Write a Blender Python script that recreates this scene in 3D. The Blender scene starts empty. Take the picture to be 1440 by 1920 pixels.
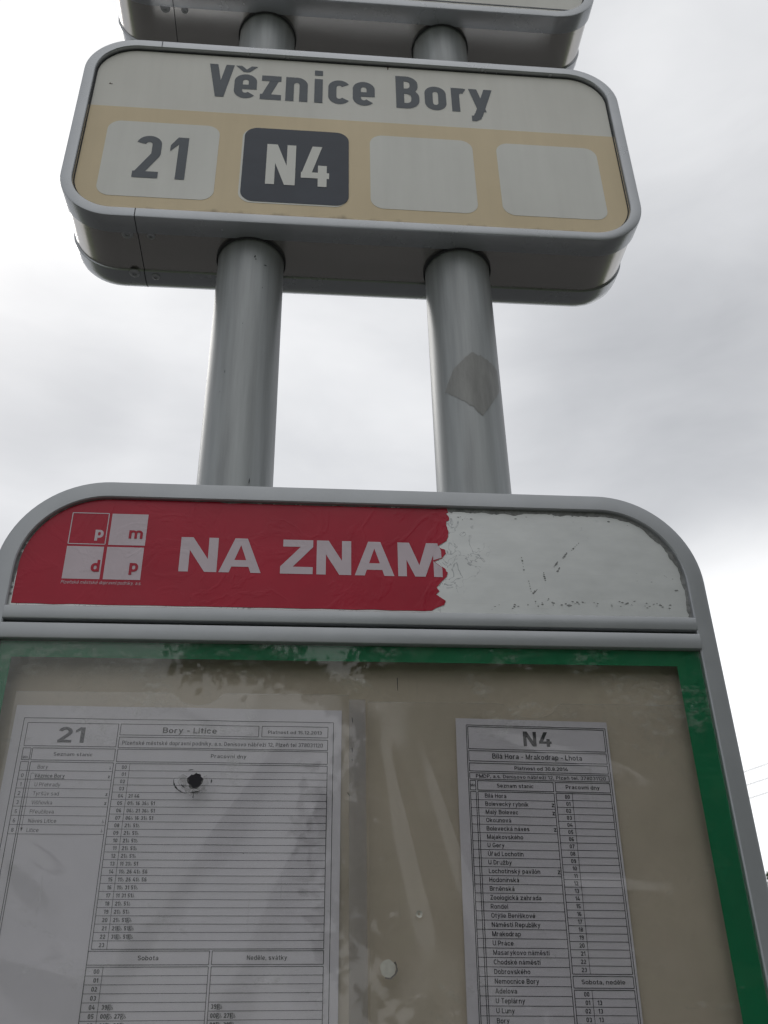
import bpy, bmesh, math, random
from math import sin, cos, pi, radians as R, sqrt, atan2, hypot
from mathutils import Vector, Matrix, noise as mnoise

random.seed(7)
SC = bpy.context.scene
COL = bpy.context.collection
ZO = 2.2                      # height of the route sign's underside above the pavement; local z = world z - ZO

# ------------------------------------------------------------------ camera
F_PX, PITCH, YAW, ROLL = 1773.25, 0.53103, 0.095832, -0.020824
CAM = Vector((-0.03944, -0.59411, -0.64242))
fw = Vector((sin(YAW)*cos(PITCH), cos(YAW)*cos(PITCH), sin(PITCH)))
rt = Vector((cos(YAW), -sin(YAW), 0.0))
up = rt.cross(fw)
r2 = rt*cos(ROLL) + up*sin(ROLL)
u2 = up*cos(ROLL) - rt*sin(ROLL)
cd = bpy.data.cameras.new('camera')
cam = bpy.data.objects.new('camera', cd)
COL.objects.link(cam)
M = Matrix((r2, u2, -fw)).transposed().to_4x4()
M.translation = CAM + Vector((0, 0, ZO))
cam.matrix_world = M
cd.sensor_fit = 'VERTICAL'
cd.sensor_height = 4.54
cd.sensor_width = 3.41
cd.lens = F_PX/1920*4.54
cd.clip_start = 0.01
cd.clip_end = 3000
cd.dof.use_dof = True
cd.dof.focus_distance = 0.68
cd.dof.aperture_fstop = 2.4
SC.camera = cam

# ------------------------------------------------------------------ view + sampling
SC.view_settings.view_transform = 'Standard'
SC.view_settings.look = 'None'
SC.view_settings.exposure = 0.10
SC.view_settings.gamma = 1.0
SC.cycles.transparent_max_bounces = 24
SC.cycles.max_bounces = 10
SC.cycles.filter_width = 1.4

# ------------------------------------------------------------------ node helpers
def nd(nt, typ, **kw):
    n = nt.nodes.new(typ)
    for k, v in kw.items():
        if k.startswith('i_'):
            key = k[2:].replace('_', ' ')
            n.inputs[key].default_value = v
        else:
            setattr(n, k, v)
    return n
def lk(nt, a, b):
    nt.links.new(a, b)
def math_(nt, op, a, b=None, clamp=False):
    n = nt.nodes.new('ShaderNodeMath'); n.operation = op; n.use_clamp = clamp
    for i, v in enumerate((a, b)):
        if v is None: continue
        if hasattr(v, 'type') and hasattr(v, 'is_output'): nt.links.new(v, n.inputs[i])
        else: n.inputs[i].default_value = v
    return n.outputs[0]
def mrange(nt, v, a, b, c=0.0, d=1.0, smooth=False):
    n = nt.nodes.new('ShaderNodeMapRange')
    n.interpolation_type = 'SMOOTHSTEP' if smooth else 'LINEAR'
    n.inputs[1].default_value = a; n.inputs[2].default_value = b
    n.inputs[3].default_value = c; n.inputs[4].default_value = d
    nt.links.new(v, n.inputs[0])
    return n.outputs[0]
def mixc(nt, fac, a, b):
    n = nt.nodes.new('ShaderNodeMix'); n.data_type = 'RGBA'
    if hasattr(fac, 'is_output'): nt.links.new(fac, n.inputs[0])
    else: n.inputs[0].default_value = fac
    for v, i in ((a, 6), (b, 7)):
        if hasattr(v, 'is_output'): nt.links.new(v, n.inputs[i])
        else: n.inputs[i].default_value = (*v, 1) if len(v) == 3 else v
    return n.outputs[2]
def tex_noise(nt, vec, scale, detail=4, rough=0.55, dist=0.0):
    n = nt.nodes.new('ShaderNodeTexNoise')
    n.inputs['Scale'].default_value = scale; n.inputs['Detail'].default_value = detail
    n.inputs['Roughness'].default_value = rough; n.inputs['Distortion'].default_value = dist
    if vec is not None: nt.links.new(vec, n.inputs['Vector'])
    return n.outputs['Fac']
def scaled(nt, vec, s):
    n = nt.nodes.new('ShaderNodeMapping'); n.inputs['Scale'].default_value = s
    nt.links.new(vec, n.inputs['Vector'])
    return n.outputs[0]

# ------------------------------------------------------------------ sky: overcast, thin cloud lit from behind
SUN_EL, SUN_AZ = R(46), R(-38)
world = bpy.data.worlds.new('World'); SC.world = world
world.use_nodes = True
nt = world.node_tree
bg = nt.nodes['Background']
bg.inputs['Strength'].default_value = 0.1
tc = nt.nodes.new('ShaderNodeTexCoord')
sky = nt.nodes.new('ShaderNodeTexSky'); sky.sky_type = 'NISHITA'; sky.sun_disc = False
sky.sun_elevation = SUN_EL; sky.sun_rotation = SUN_AZ
gen = tc.outputs['Generated']
n1 = tex_noise(nt, scaled(nt, gen, (1, 1, 2.2)), 2.1, 5, 0.5, 0.25)
n2 = tex_noise(nt, scaled(nt, gen, (1.0, 1.0, 2.6)), 5.0, 5, 0.55, 0.4)
base = math_(nt, 'ADD', mrange(nt, n1, 0.3, 0.7, -0.075, 0.075), mrange(nt, n2, 0.3, 0.7, -0.045, 0.045))
def lobe(az, el, rad, amt, inner=0.0):
    global base
    d = Vector((sin(R(az))*cos(R(el)), cos(R(az))*cos(R(el)), sin(R(el))))
    dp = nt.nodes.new('ShaderNodeVectorMath'); dp.operation = 'DOT_PRODUCT'
    dp.inputs[1].default_value = d; nt.links.new(gen, dp.inputs[0])
    v = mrange(nt, dp.outputs['Value'], cos(R(rad)), cos(R(inner)), 0.0, amt, True)
    base = math_(nt, 'ADD', base, v)
lobe(-29, 47, 17, 0.27)       # thin bright cloud, left of the sign
lobe(29, 15, 15, 0.50, 3)     # bright gap low on the right
lobe(-16, 29, 8, 0.03)        # bright strip left above the case
lobe(-20, 36.5, 8, -0.16)     # grey bank left
lobe(25, 33.0, 12, -0.14)     # grey bank right
lobe(31, 42, 13, -0.06)
lobe(3, 38, 10, 0.05)
lobe(36, 53, 9, 0.10)
lobe(-100, 38, 55, -0.30, 12) # heavier cloud to either side
lobe(105, 38, 55, -0.30, 12)
lobe(180, 58, 50, 0.34, 15)   # unseen bright patch behind the camera, added to lift light on the sign fronts
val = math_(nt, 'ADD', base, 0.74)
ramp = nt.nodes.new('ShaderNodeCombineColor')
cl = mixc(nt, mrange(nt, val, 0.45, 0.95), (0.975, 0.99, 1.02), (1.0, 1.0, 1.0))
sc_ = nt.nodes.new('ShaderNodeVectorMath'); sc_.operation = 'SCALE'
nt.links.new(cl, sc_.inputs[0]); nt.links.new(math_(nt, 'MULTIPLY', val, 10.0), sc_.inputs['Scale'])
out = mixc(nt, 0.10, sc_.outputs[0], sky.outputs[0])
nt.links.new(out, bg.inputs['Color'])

sd = bpy.data.lights.new('sun', 'SUN'); sd.energy = 0.6; sd.angle = R(28); sd.color = (1.0, 0.97, 0.92)
sun = bpy.data.objects.new('sun', sd); COL.objects.link(sun)
sdir = Vector((sin(SUN_AZ)*cos(SUN_EL), cos(SUN_AZ)*cos(SUN_EL), sin(SUN_EL)))
sun.rotation_euler = sdir.to_track_quat('Z', 'Y').to_euler()
sun.location = sdir*30

# ------------------------------------------------------------------ materials
MATS = {}
def mat(name, col, rough=0.5, metal=0.0, spec=0.5, mott=0.0, mscale=40, bump=0.0, bscale=200, rvar=0.0, stretch=(1, 1, 1), coat=0.0):
    m = bpy.data.materials.new(name); m.use_nodes = True
    t = m.node_tree; b = t.nodes['Principled BSDF']
    b.inputs['Roughness'].default_value = rough; b.inputs['Metallic'].default_value = metal
    b.inputs['Specular IOR Level'].default_value = spec
    b.inputs['Base Color'].default_value = (*col, 1)
    if coat: b.inputs['Coat Weight'].default_value = coat; b.inputs['Coat Roughness'].default_value = 0.15
    o = t.nodes.new('ShaderNodeTexCoord').outputs['Object']
    v = scaled(t, o, stretch)
    if mott:
        f = tex_noise(t, v, mscale, 6, 0.6)
        k = mrange(t, f, 0.3, 0.7, 0, 1)
        c = mixc(t, k, tuple(x*(1-mott) for x in col), tuple(min(1, x*(1+mott*.6)) for x in col))
        t.links.new(c, b.inputs['Base Color'])
    if rvar:
        f = tex_noise(t, v, mscale*.7, 5, 0.6)
        t.links.new(mrange(t, f, 0.3, 0.7, rough-rvar, rough+rvar), b.inputs['Roughness'])
    if bump:
        bp = t.nodes.new('ShaderNodeBump'); bp.inputs['Strength'].default_value = bump; bp.inputs['Distance'].default_value = 0.001
        t.links.new(tex_noise(t, v, bscale, 3), bp.inputs['Height']); t.links.new(bp.outputs[0], b.inputs['Normal'])
    MATS[name] = m
    return m
ALU = mat('silver_paint', (0.40, 0.415, 0.435), 0.36, 0.30, mott=0.06, mscale=24, rvar=0.06, bump=0.012, bscale=900)
BOXALU = mat('silver_box_paint', (0.43, 0.445, 0.465), 0.25, 0.50, mott=0.06, mscale=24, rvar=0.06, bump=0.012, bscale=900)
BAND = mat('anodised_band', (0.52, 0.50, 0.475), 0.20, 0.80, mott=0.07, mscale=20, rvar=0.05, stretch=(.3, 1, 1))
POST = mat('silver_post_paint', (0.33, 0.345, 0.352), 0.40, 0.22, mott=0.34, mscale=60, rvar=0.08, bump=0.012, bscale=700, stretch=(1, 1, .06))
DARK = mat('dark_joint', (0.03, 0.032, 0.036), 0.7)
RUBBER_SHADE = mat('rubber_and_shade', (0.035, 0.037, 0.042), 0.55)
def grimy(name, col, rough, spec, dirt=(0.20, 0.15, 0.10), edge=.016, amt=.55):
    """flat sign colour with faint run-off streaks, and dirt gathered along the lower edge of the panel"""
    m = bpy.data.materials.new(name); m.use_nodes = True
    t = m.node_tree; b = t.nodes['Principled BSDF']
    b.inputs['Specular IOR Level'].default_value = spec
    o = t.nodes.new('ShaderNodeTexCoord').outputs['Object']
    sx = t.nodes.new('ShaderNodeSeparateXYZ'); t.links.new(o, sx.inputs[0])
    f1 = tex_noise(t, scaled(t, o, (60, 1, 5)), 1.0, 5, .6)
    f2 = tex_noise(t, o, 9, 5, .6)
    k = math_(t, 'ADD', mrange(t, f1, .35, .75, 0, .10), mrange(t, f2, .35, .75, 0, .12))
    c = mixc(t, k, col, (col[0]*.45, col[1]*.44, col[2]*.42))
    e = math_(t, 'MULTIPLY', mrange(t, math_(t, 'ADD', sx.outputs['Z'], mrange(t, tex_noise(t, scaled(t, o, (1, 1, .2)), 45, 5), .3, .7, -.006, .004)), .0085, edge, 1, 0, True), amt)
    c = mixc(t, e, c, dirt)
    t.links.new(c, b.inputs['Base Color'])
    t.links.new(mrange(t, f2, .3, .7, rough-.05, rough+.08), b.inputs['Roughness'])
    return m
WHITE = grimy('sign_white', (0.765, 0.75, 0.705), 0.42, .30)
BEIGE = grimy('sign_beige', (0.76, 0.625, 0.42), 0.42, .28, amt=.7)
TILE = grimy('tile_white', (0.78, 0.775, 0.74), 0.42, .30, amt=0.0)
SLATE = mat('tile_slate', (0.058, 0.067, 0.088), 0.42, spec=.25, mott=0.10, mscale=40)
GREYTXT = mat('sign_lettering_grey', (0.115, 0.130, 0.150), 0.45, spec=.25, mott=0.08, mscale=60)
RED = mat('sticker_red', (0.43, 0.0085, 0.034), 0.36, spec=.32, mott=0.12, mscale=20, rvar=0.08, bump=0.45, bscale=75)
def creased(m):
    t = m.node_tree; b = t.nodes['Principled BSDF']
    o = t.nodes.new('ShaderNodeTexCoord').outputs['Object']
    w = tex_noise(t, o, 22, 5, .55, 1.0)
    r = mrange(t, math_(t, 'ABSOLUTE', math_(t, 'SUBTRACT', w, .5)), 0, .05, 1, 0, True)
    bp = t.nodes.new('ShaderNodeBump'); bp.inputs['Strength'].default_value = .20; bp.inputs['Distance'].default_value = .0010
    t.links.new(math_(t, 'ADD', math_(t, 'MULTIPLY', r, .5), tex_noise(t, o, 60, 3)), bp.inputs['Height'])
    t.links.new(bp.outputs[0], b.inputs['Normal'])
creased(RED)
LILAC = mat('sticker_lettering', (0.62, 0.53, 0.58), 0.45, spec=.3, mott=0.05, mscale=50)
creased(LILAC)
GREEN = mat('green_border_film', (0.004, 0.20, 0.082), 0.5, spec=.2, mott=0.10, mscale=18)
BACK = mat('backing_board', (0.61, 0.53, 0.43), 0.7, mott=0.13, mscale=11)
PAPER = mat('paper', (0.75, 0.72, 0.78), 0.8, spec=.2, mott=0.05, mscale=20)
INK = mat('printer_ink', (0.03, 0.027, 0.04), 0.7)
INKL = mat('printer_ink_faded', (0.07, 0.063, 0.085), 0.7)
TORN = mat('torn_backing_paper', (0.60, 0.60, 0.575), 0.8, mott=0.1, mscale=160)
RESID = mat('glue_residue', (0.285, 0.285, 0.278), 0.45, mott=0.25, mscale=120, stretch=(1, 1, .2))
STEEL = mat('rivet_steel', (0.42, 0.43, 0.45), 0.45, 0.3)

def header_material():
    m = bpy.data.materials.new('scraped_white_panel'); m.use_nodes = True
    t = m.node_tree; b = t.nodes['Principled BSDF']; b.inputs['Roughness'].default_value = 0.36; b.inputs['Metallic'].default_value = 0.30
    o = t.nodes.new('ShaderNodeTexCoord').outputs['Object']
    sx = t.nodes.new('ShaderNodeSeparateXYZ'); t.links.new(o, sx.inputs[0])
    basec = mixc(t, mrange(t, tex_noise(t, scaled(t, o, (10, 1, 24)), 4, 6), .3, .7), (0.615, 0.63, 0.63), (0.70, 0.715, 0.715))
    # thin curling outlines of old glue
    c = tex_noise(t, o, 85, 3, 0.5, 1.2)
    line = mrange(t, math_(t, 'ABSOLUTE', math_(t, 'SUBTRACT', c, 0.5)), 0.006, 0.022, 1, 0)
    area = tex_noise(t, o, 20, 3)
    ax = mrange(t, sx.outputs['X'], 0.06, 0.20, 0.16, -0.12)
    az = mrange(t, sx.outputs['Z'], 0.02, 0.09, 0.05, -0.10)
    k = mrange(t, math_(t, 'ADD', math_(t, 'ADD', area, ax), az), 0.51, 0.59)
    glue = math_(t, 'MULTIPLY', line, k)
    c2 = mixc(t, math_(t, 'MULTIPLY', glue, .7), basec, (0.27, 0.28, 0.30))
    # flecks and scuffs
    fl = mrange(t, tex_noise(t, scaled(t, o, (1, 1, 2.0)), 190, 2, .5), 0.70, 0.74)
    fk = mrange(t, math_(t, 'ADD', tex_noise(t, o, 30, 2), az), 0.52, 0.60)
    c3 = mixc(t, math_(t, 'MULTIPLY', math_(t, 'MULTIPLY', fl, fk), .8), c2, (0.14, 0.15, 0.15))
    # fine horizontal scratches
    s = mrange(t, tex_noise(t, scaled(t, o, (14, 1, 900)), 1.0, 3, .6), .62, .70)
    c4 = mixc(t, math_(t, 'MULTIPLY', s, .14), c3, (0.40, 0.40, 0.39))
    t.links.new(c4, b.inputs['Base Color'])
    return m
HEADER = header_material()

def clear_material(name, tint, fmin, fmax, rough, haze_amt, haze_col, nscale, bump, scuff=0.0):
    """clear plastic: see-through, glossy at a low rate, with scuffs that scatter a little light"""
    m = bpy.data.materials.new(name); m.use_nodes = True
    t = m.node_tree
    for n in list(t.nodes):
        if n.type == 'BSDF_PRINCIPLED': t.nodes.remove(n)
    o = t.nodes.new('ShaderNodeTexCoord').outputs['Object']
    tr = t.nodes.new('ShaderNodeBsdfTransparent'); tr.inputs[0].default_value = (*tint, 1)
    gl = t.nodes.new('ShaderNodeBsdfGlossy'); gl.inputs['Roughness'].default_value = rough
    df = t.nodes.new('ShaderNodeBsdfDiffuse'); df.inputs[0].default_value = (*haze_col, 1)
    fr = t.nodes.new('ShaderNodeFresnel'); fr.inputs['IOR'].default_value = 1.49
    if bump:
        bp = t.nodes.new('ShaderNodeBump'); bp.inputs['Strength'].default_value = bump; bp.inputs['Distance'].default_value = 0.002
        t.links.new(tex_noise(t, o, nscale, 2), bp.inputs['Height'])
        t.links.new(bp.outputs[0], gl.inputs['Normal'])
    m1 = t.nodes.new('ShaderNodeMixShader')
    t.links.new(mrange(t, fr.outputs[0], 0.04, 1.0, fmin, fmax), m1.inputs[0])
    t.links.new(tr.outputs[0], m1.inputs[1]); t.links.new(gl.outputs[0], m1.inputs[2])
    m2 = t.nodes.new('ShaderNodeMixShader')
    k = mrange(t, tex_noise(t, scaled(t, o, (1, 1, .55)), 14, 6, .62, .5), 0.45, 0.75, haze_amt*.25, haze_amt)
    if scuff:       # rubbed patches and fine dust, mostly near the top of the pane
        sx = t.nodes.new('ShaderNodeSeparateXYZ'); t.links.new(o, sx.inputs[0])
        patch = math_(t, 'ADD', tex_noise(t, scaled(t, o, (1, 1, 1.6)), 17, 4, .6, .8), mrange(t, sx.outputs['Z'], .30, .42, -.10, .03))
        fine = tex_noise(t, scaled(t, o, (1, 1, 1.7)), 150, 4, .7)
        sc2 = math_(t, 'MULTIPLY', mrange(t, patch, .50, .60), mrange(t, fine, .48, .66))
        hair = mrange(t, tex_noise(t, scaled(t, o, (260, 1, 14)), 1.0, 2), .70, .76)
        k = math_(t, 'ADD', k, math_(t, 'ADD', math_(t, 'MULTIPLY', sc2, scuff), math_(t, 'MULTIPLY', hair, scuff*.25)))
    t.links.new(k, m2.inputs[0]); t.links.new(m1.outputs[0], m2.inputs[1]); t.links.new(df.outputs[0], m2.inputs[2])
    t.links.new(m2.outputs[0], t.nodes['Material Output'].inputs[0])
    return m
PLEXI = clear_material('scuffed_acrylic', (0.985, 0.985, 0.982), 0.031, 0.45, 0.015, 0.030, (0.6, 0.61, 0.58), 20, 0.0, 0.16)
FILM = clear_material('pocket_film', (0.985, 0.985, 0.99), 0.058, 0.5, 0.10, 0.02, (0.7, 0.7, 0.75), 20, 0.0)
SEAMF = clear_material('pocket_weld', (0.93, 0.93, 0.95), 0.06, 0.9, 0.25, 0.20, (0.62, 0.62, 0.70), 20, 0.0)

# ------------------------------------------------------------------ object helpers
def put(o, label, cat, group=None):
    o['label'] = label; o['category'] = cat
    if group: o['group'] = group
def thing(name, base, label, cat, group=None):
    o = bpy.data.objects.new(name, None); COL.objects.link(o)
    o.empty_display_size = 0.05
    o.location = (base[0], base[1], base[2] + ZO); o['base'] = 1
    put(o, label, cat, group); del o['base']
    ORIG[o.name] = Vector(base)
    return o
ORIG = {}
class MB:
    """collects polygons in local coordinates, builds one mesh object"""
    def __init__(s): s.v = []; s.f = []
    def poly(s, pts):
        n = len(s.v); s.v += [tuple(p) for p in pts]; s.f.append(tuple(range(n, n+len(pts))))
    def add(s, vs, fs):
        n = len(s.v); s.v += [tuple(p) for p in vs]; s.f += [tuple(i+n for i in f) for f in fs]
    def box(s, a, b):
        (x0, y0, z0), (x1, y1, z1) = a, b
        s.add([(x0,y0,z0),(x1,y0,z0),(x1,y1,z0),(x0,y1,z0),(x0,y0,z1),(x1,y0,z1),(x1,y1,z1),(x0,y1,z1)],
              [(0,3,2,1),(4,5,6,7),(0,1,5,4),(1,2,6,5),(2,3,7,6),(3,0,4,7)])
    def tube(s, c, axis, rad, h0, h1, n=48, r1=None):
        r1 = rad if r1 is None else r1
        vs = []
        for k, (h, r) in enumerate(((h0, rad), (h1, r1))):
            for i in range(n):
                a = 2*pi*i/n
                p = [cos(a)*r, sin(a)*r]
                if axis == 'z': vs.append((c[0]+p[0], c[1]+p[1], h))
                elif axis == 'y': vs.append((c[0]+p[0], h, c[2]+p[1]))
                else: vs.append((h, c[1]+p[0], c[2]+p[1]))
        fs = [(i, (i+1) % n, n+(i+1) % n, n+i) for i in range(n)]
        fs += [tuple(range(n-1, -1, -1)), tuple(range(n, 2*n))]
        s.add(vs, fs)
    def build(s, name, m, parent, smooth=None, recalc=True, fn=None):
        me = bpy.data.meshes.new(name)
        o0 = Vector((0, 0, 0))
        p = parent
        if p is not None:
            while p.parent: p = p.parent
            o0 = ORIG[p.name]
        vs = [fn(v) for v in s.v] if fn else s.v
        me.from_pydata([(x-o0.x, y-o0.y, z-o0.z) for x, y, z in vs], [], s.f)
        if recalc:
            bm = bmesh.new(); bm.from_mesh(me); bmesh.ops.recalc_face_normals(bm, faces=bm.faces); bm.to_mesh(me); bm.free()
        me.materials.append(m)
        if smooth is not None:
            me.polygons.foreach_set('use_smooth', [True]*len(me.polygons))
            me.set_sharp_from_angle(angle=R(smooth))
        o = bpy.data.objects.new(name, me); COL.objects.link(o)
        if parent is not None: o.parent = parent
        return o
def rrect(x0, x1, z0, z1, rt_, rb=None, n=14):
    """rounded rectangle outline, counter-clockwise from bottom right"""
    rb = rt_ if rb is None else rb
    out = []
    for (cx, cz, r, a0) in ((x1-rb, z0+rb, rb, -90), (x1-rt_, z1-rt_, rt_, 0), (x0+rt_, z1-rt_, rt_, 90), (x0+rb, z0+rb, rb, 180)):
        for i in range(n+1):
            a = R(a0 + 90*i/n)
            out.append((cx + r*cos(a), cz + r*sin(a)))
    return out
def loft(mb, prof, rect, rt_, rb, close=False, n=14):
    """prof: list of (inset, y); sweeps the profile round a rounded rectangle"""
    x0, x1, z0, z1 = rect
    rings = []
    for ins, y in prof:
        rings.append([(x, y, z) for x, z in rrect(x0+ins, x1-ins, z0+ins, z1-ins, max(rt_-ins, .0005), max(rb-ins, .0005), n)])
    N = len(rings[0]); vs = [p for r in rings for p in r]; fs = []
    K = len(rings)
    for k in range(K if close else K-1):
        a, b = k*N, ((k+1) % K)*N
        for i in range(N):
            j = (i+1) % N
            fs.append((a+i, a+j, b+j, b+i))
    mb.add(vs, fs)
def plate(mb, outline, y0, y1):
    N = len(outline)
    vs = [(x, y0, z) for x, z in outline] + [(x, y1, z) for x, z in outline]
    fs = [tuple(range(N)), tuple(range(2*N-1, N-1, -1))] + [(i, N+i, N+(i+1) % N, (i+1) % N) for i in range(N)]
    mb.add(vs, fs)

# ------------------------------------------------------------------ lettering: stroke letters built as polygons
class Pen:
    def __init__(s, w, xh=0.73, k=1.0): s.w = w; s.h = w/2; s.xh = xh; s.k = k; s.out = []
    def line(s, pts, closed=False, h=None):
        h = h or s.h
        P = [Vector(p) for p in pts]
        Q = [P[0]]
        for p in P[1:]:
            if (p-Q[-1]).length > 1e-5: Q.append(p)
        if closed and (Q[0]-Q[-1]).length < 1e-5: Q.pop()
        n = len(Q)
        L, Rr = [], []
        for i in range(n):
            if closed: a, b = Q[i-1], Q[(i+1) % n]
            else: a, b = Q[max(i-1, 0)], Q[min(i+1, n-1)]
            d1 = (Q[i]-a); d2 = (b-Q[i])
            if d1.length < 1e-6: d1 = d2
            if d2.length < 1e-6: d2 = d1
            d1 = d1.normalized(); d2 = d2.normalized()
            n1 = Vector((-d1.y, d1.x)); n2 = Vector((-d2.y, d2.x))
            m = n1+n2
            m = n1 if m.length < 1e-4 else m.normalized()
            sc = min(1/max(m.dot(n1), .3), 2.0)
            L.append(Q[i]+m*h*sc); Rr.append(Q[i]-m*h*sc)
        s.out.append(('strip', L, Rr, closed))
    def D(s, x0, z0, x1, z1, t=None):
        """diagonal with level ends; t = its width measured level"""
        if t is None:
            t = s.w*sqrt(1+((x1-x0)/(z1-z0))**2)
        s.out.append(('poly', [Vector((x0-t/2, z0)), Vector((x0+t/2, z0)), Vector((x1+t/2, z1)), Vector((x1-t/2, z1))]))
    def P(s, pts): s.out.append(('poly', [Vector(p) for p in pts]))
    def bar(s, x0, x1, z0, z1): s.P([(x0, z0), (x1, z0), (x1, z1), (x0, z1)])
    def oval(s, x0, x1, z0, z1, a0, a1, n=20):
        h = s.h
        rx = (x1-x0)/2-h; rz = min(rx*1.08, (z1-z0)/2-h); cx = (x0+x1)/2
        out = []
        for i in range(n+1):
            a = R(a0+(a1-a0)*i/n)
            c = z1-h-rz if sin(a) > 1e-6 else (z0+h+rz if sin(a) < -1e-6 else None)
            if c is None:
                am = R(a0+(a1-a0)*(i+(.5 if i < n else -.5))/n)
                pv = R(a0+(a1-a0)*(i-(.5 if i > 0 else -.5))/n)
                for q in (pv, am):
                    out.append((cx+rx*cos(a), z1-h-rz if sin(q) > 0 else z0+h+rz))
            else: out.append((cx+rx*cos(a), c+rz*sin(a)))
        return out
ACC = {'ě': ('e', 'v'), 'š': ('s', 'v'), 'č': ('c', 'v'), 'ř': ('r', 'v'), 'ž': ('z', 'v'), 'ň': ('n', 'v'), 'á': ('a', "'"), 'é': ('e', "'"),
       'í': ('i', "'"), 'ý': ('y', "'"), 'ó': ('o', "'"), 'ů': ('u', 'o'), 'Ú': ('U', "'"), 'ú': ('u', "'"), 'Č': ('C', 'v')}
def glyph(ch, pen):
    """draws ch into pen, returns its width (cap height 1)"""
    w, h, xh, k = pen.w, pen.h, pen.xh, pen.k
    acc = None
    if ch in ACC: ch, acc = ACC[ch]
    L, D, O = pen.line, pen.D, pen.oval
    bw = .55*k; uw = .62*k; de = -.26
    W = bw
    if ch == 'o': L(O(0, bw, 0, xh, 0, 360, 32), True)
    elif ch == 'c': L(O(0, bw, 0, xh, 28, 332, 28)); W = bw*.97
    elif ch == 'e': L([(h, xh*.47), (bw-h, xh*.47)], h=h*.86); L([(bw-h, xh*.47-h*.8)] + O(0, bw, 0, xh, 0.5, 325, 30))
    elif ch == 'a':
        L([(bw*.92-h, 0)] + [(bw*.92-h, xh*.5)] + O(0.02, bw*.92, 0, xh, 0.5, 155, 14))
        L(O(0, bw*.92, 0, xh*.58, 0, 360, 22), True, h*.85); W = bw*.95
    elif ch in 'bdpqg':
        L(O(0, bw, 0, xh, 0, 360, 32), True)
        if ch == 'b': L([(h, 0), (h, 1)])
        if ch == 'd': L([(bw-h, 0), (bw-h, 1)])
        if ch == 'p': L([(h, de), (h, xh)])
        if ch == 'q': L([(bw-h, de), (bw-h, xh)])
        if ch == 'g': L([(bw-h, xh), (bw-h, 0)] + O(0, bw, de, .35, -0.5, -150, 12))
    elif ch in 'hn': 
        L([(h, 0), (h, 1 if ch == 'h' else xh)]); L(O(0, bw, 0, xh, 172, 0.5, 18) + [(bw-h, 0)])
    elif ch == 'm':
        mw = .50*k; L([(h, 0), (h, xh)])
        L(O(0, mw, 0, xh, 172, 0.5, 16) + [(mw-h, 0)]); L(O(mw-w, 2*mw-w, 0, xh, 172, 0.5, 16) + [(2*mw-w-h, 0)]); W = 2*mw-w
    elif ch == 'r': L([(h, 0), (h, xh)]); L(O(0, .50*k, 0, xh, 170, 62, 10)); W = .40*k
    elif ch == 'u': L([(h, xh), (h, xh*.4)] + O(0, bw, 0, xh, 180.5, 352, 18)); L([(bw-h, 0), (bw-h, xh)])
    elif ch == 'i':
        L([(h, 0), (h, xh)]); W = w
        if acc is None: pen.bar(0, w, xh+.11, xh+.11+w*.95)
    elif ch == 'j': L([(h, xh), (h, de*.6), (h*.4, de+h), (-.08, de+h)]); pen.bar(0, w, xh+.11, xh+.11+w); W = w
    elif ch == 'l': L([(h, 0), (h, 1)]); W = w
    elif ch == 't': L([(.10+h, .93), (.10+h, .18), (.10+h+.03, h+.03), (.10+h+.09, h), (.36*k, h)]); pen.bar(0, .36*k, xh-w*.9, xh); W = .36*k
    elif ch == 'f': L([(.10+h, 0), (.10+h, .84), (.14+h, 1-h), (.36, 1-h)]); pen.bar(0, .34, xh-w*.9, xh); W = .36
    elif ch == 'k': L([(h, 0), (h, 1)]); D(h+.02, xh*.36, bw-h*1.1, xh); D(bw-h, 0, bw*.45, xh*.60); W = bw
    elif ch == 'v': D(w*.55, xh, bw/2, 0); D(bw-w*.55, xh, bw/2, 0)
    elif ch == 'y': D(w*.55, xh, bw*.52, .03); D(bw-w*.55, xh, bw*.33, de+w*.9); L([(bw*.33+h*.15, de+w*1.3), (bw*.33-h*.2, de+w*.75), (bw*.33-h*.9, de+h), (bw*.06, de+h)])
    elif ch == 'z': pen.bar(.02, bw-.01, xh-w, xh); pen.bar(0, bw, 0, w); D(bw-.02-w*.62, xh-w*.5, w*.62, w*.5); W = bw
    elif ch == 's':
        a = O(0, bw*.94, xh/2-h, xh, 25, 262, 16); b = O(0, bw*.94, 0, xh/2+h, 82, -155, 16); L(a+b); W = bw*.95
    elif ch == 'A': W = .70*k; D(w*.55, 0, W/2-w*.12, 1); D(W-w*.55, 0, W/2+w*.12, 1); pen.bar(W*.25, W*.75, .22, .22+w*.9)
    elif ch == 'B':
        W = uw*.97; z = .53
        L([(h, 0), (h, 1)])
        arc = lambda xe, zl, zh, r: [(w*.9, zh), (xe-r, zh)] + [(xe-r+r*sin(R(15*i)), zh-r+r*cos(R(15*i))) for i in range(1, 7)] + [(xe-r+r*cos(R(15*i)), zl+r-r*sin(R(15*i))) for i in range(7)] + [(w*.9, zl)]
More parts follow.
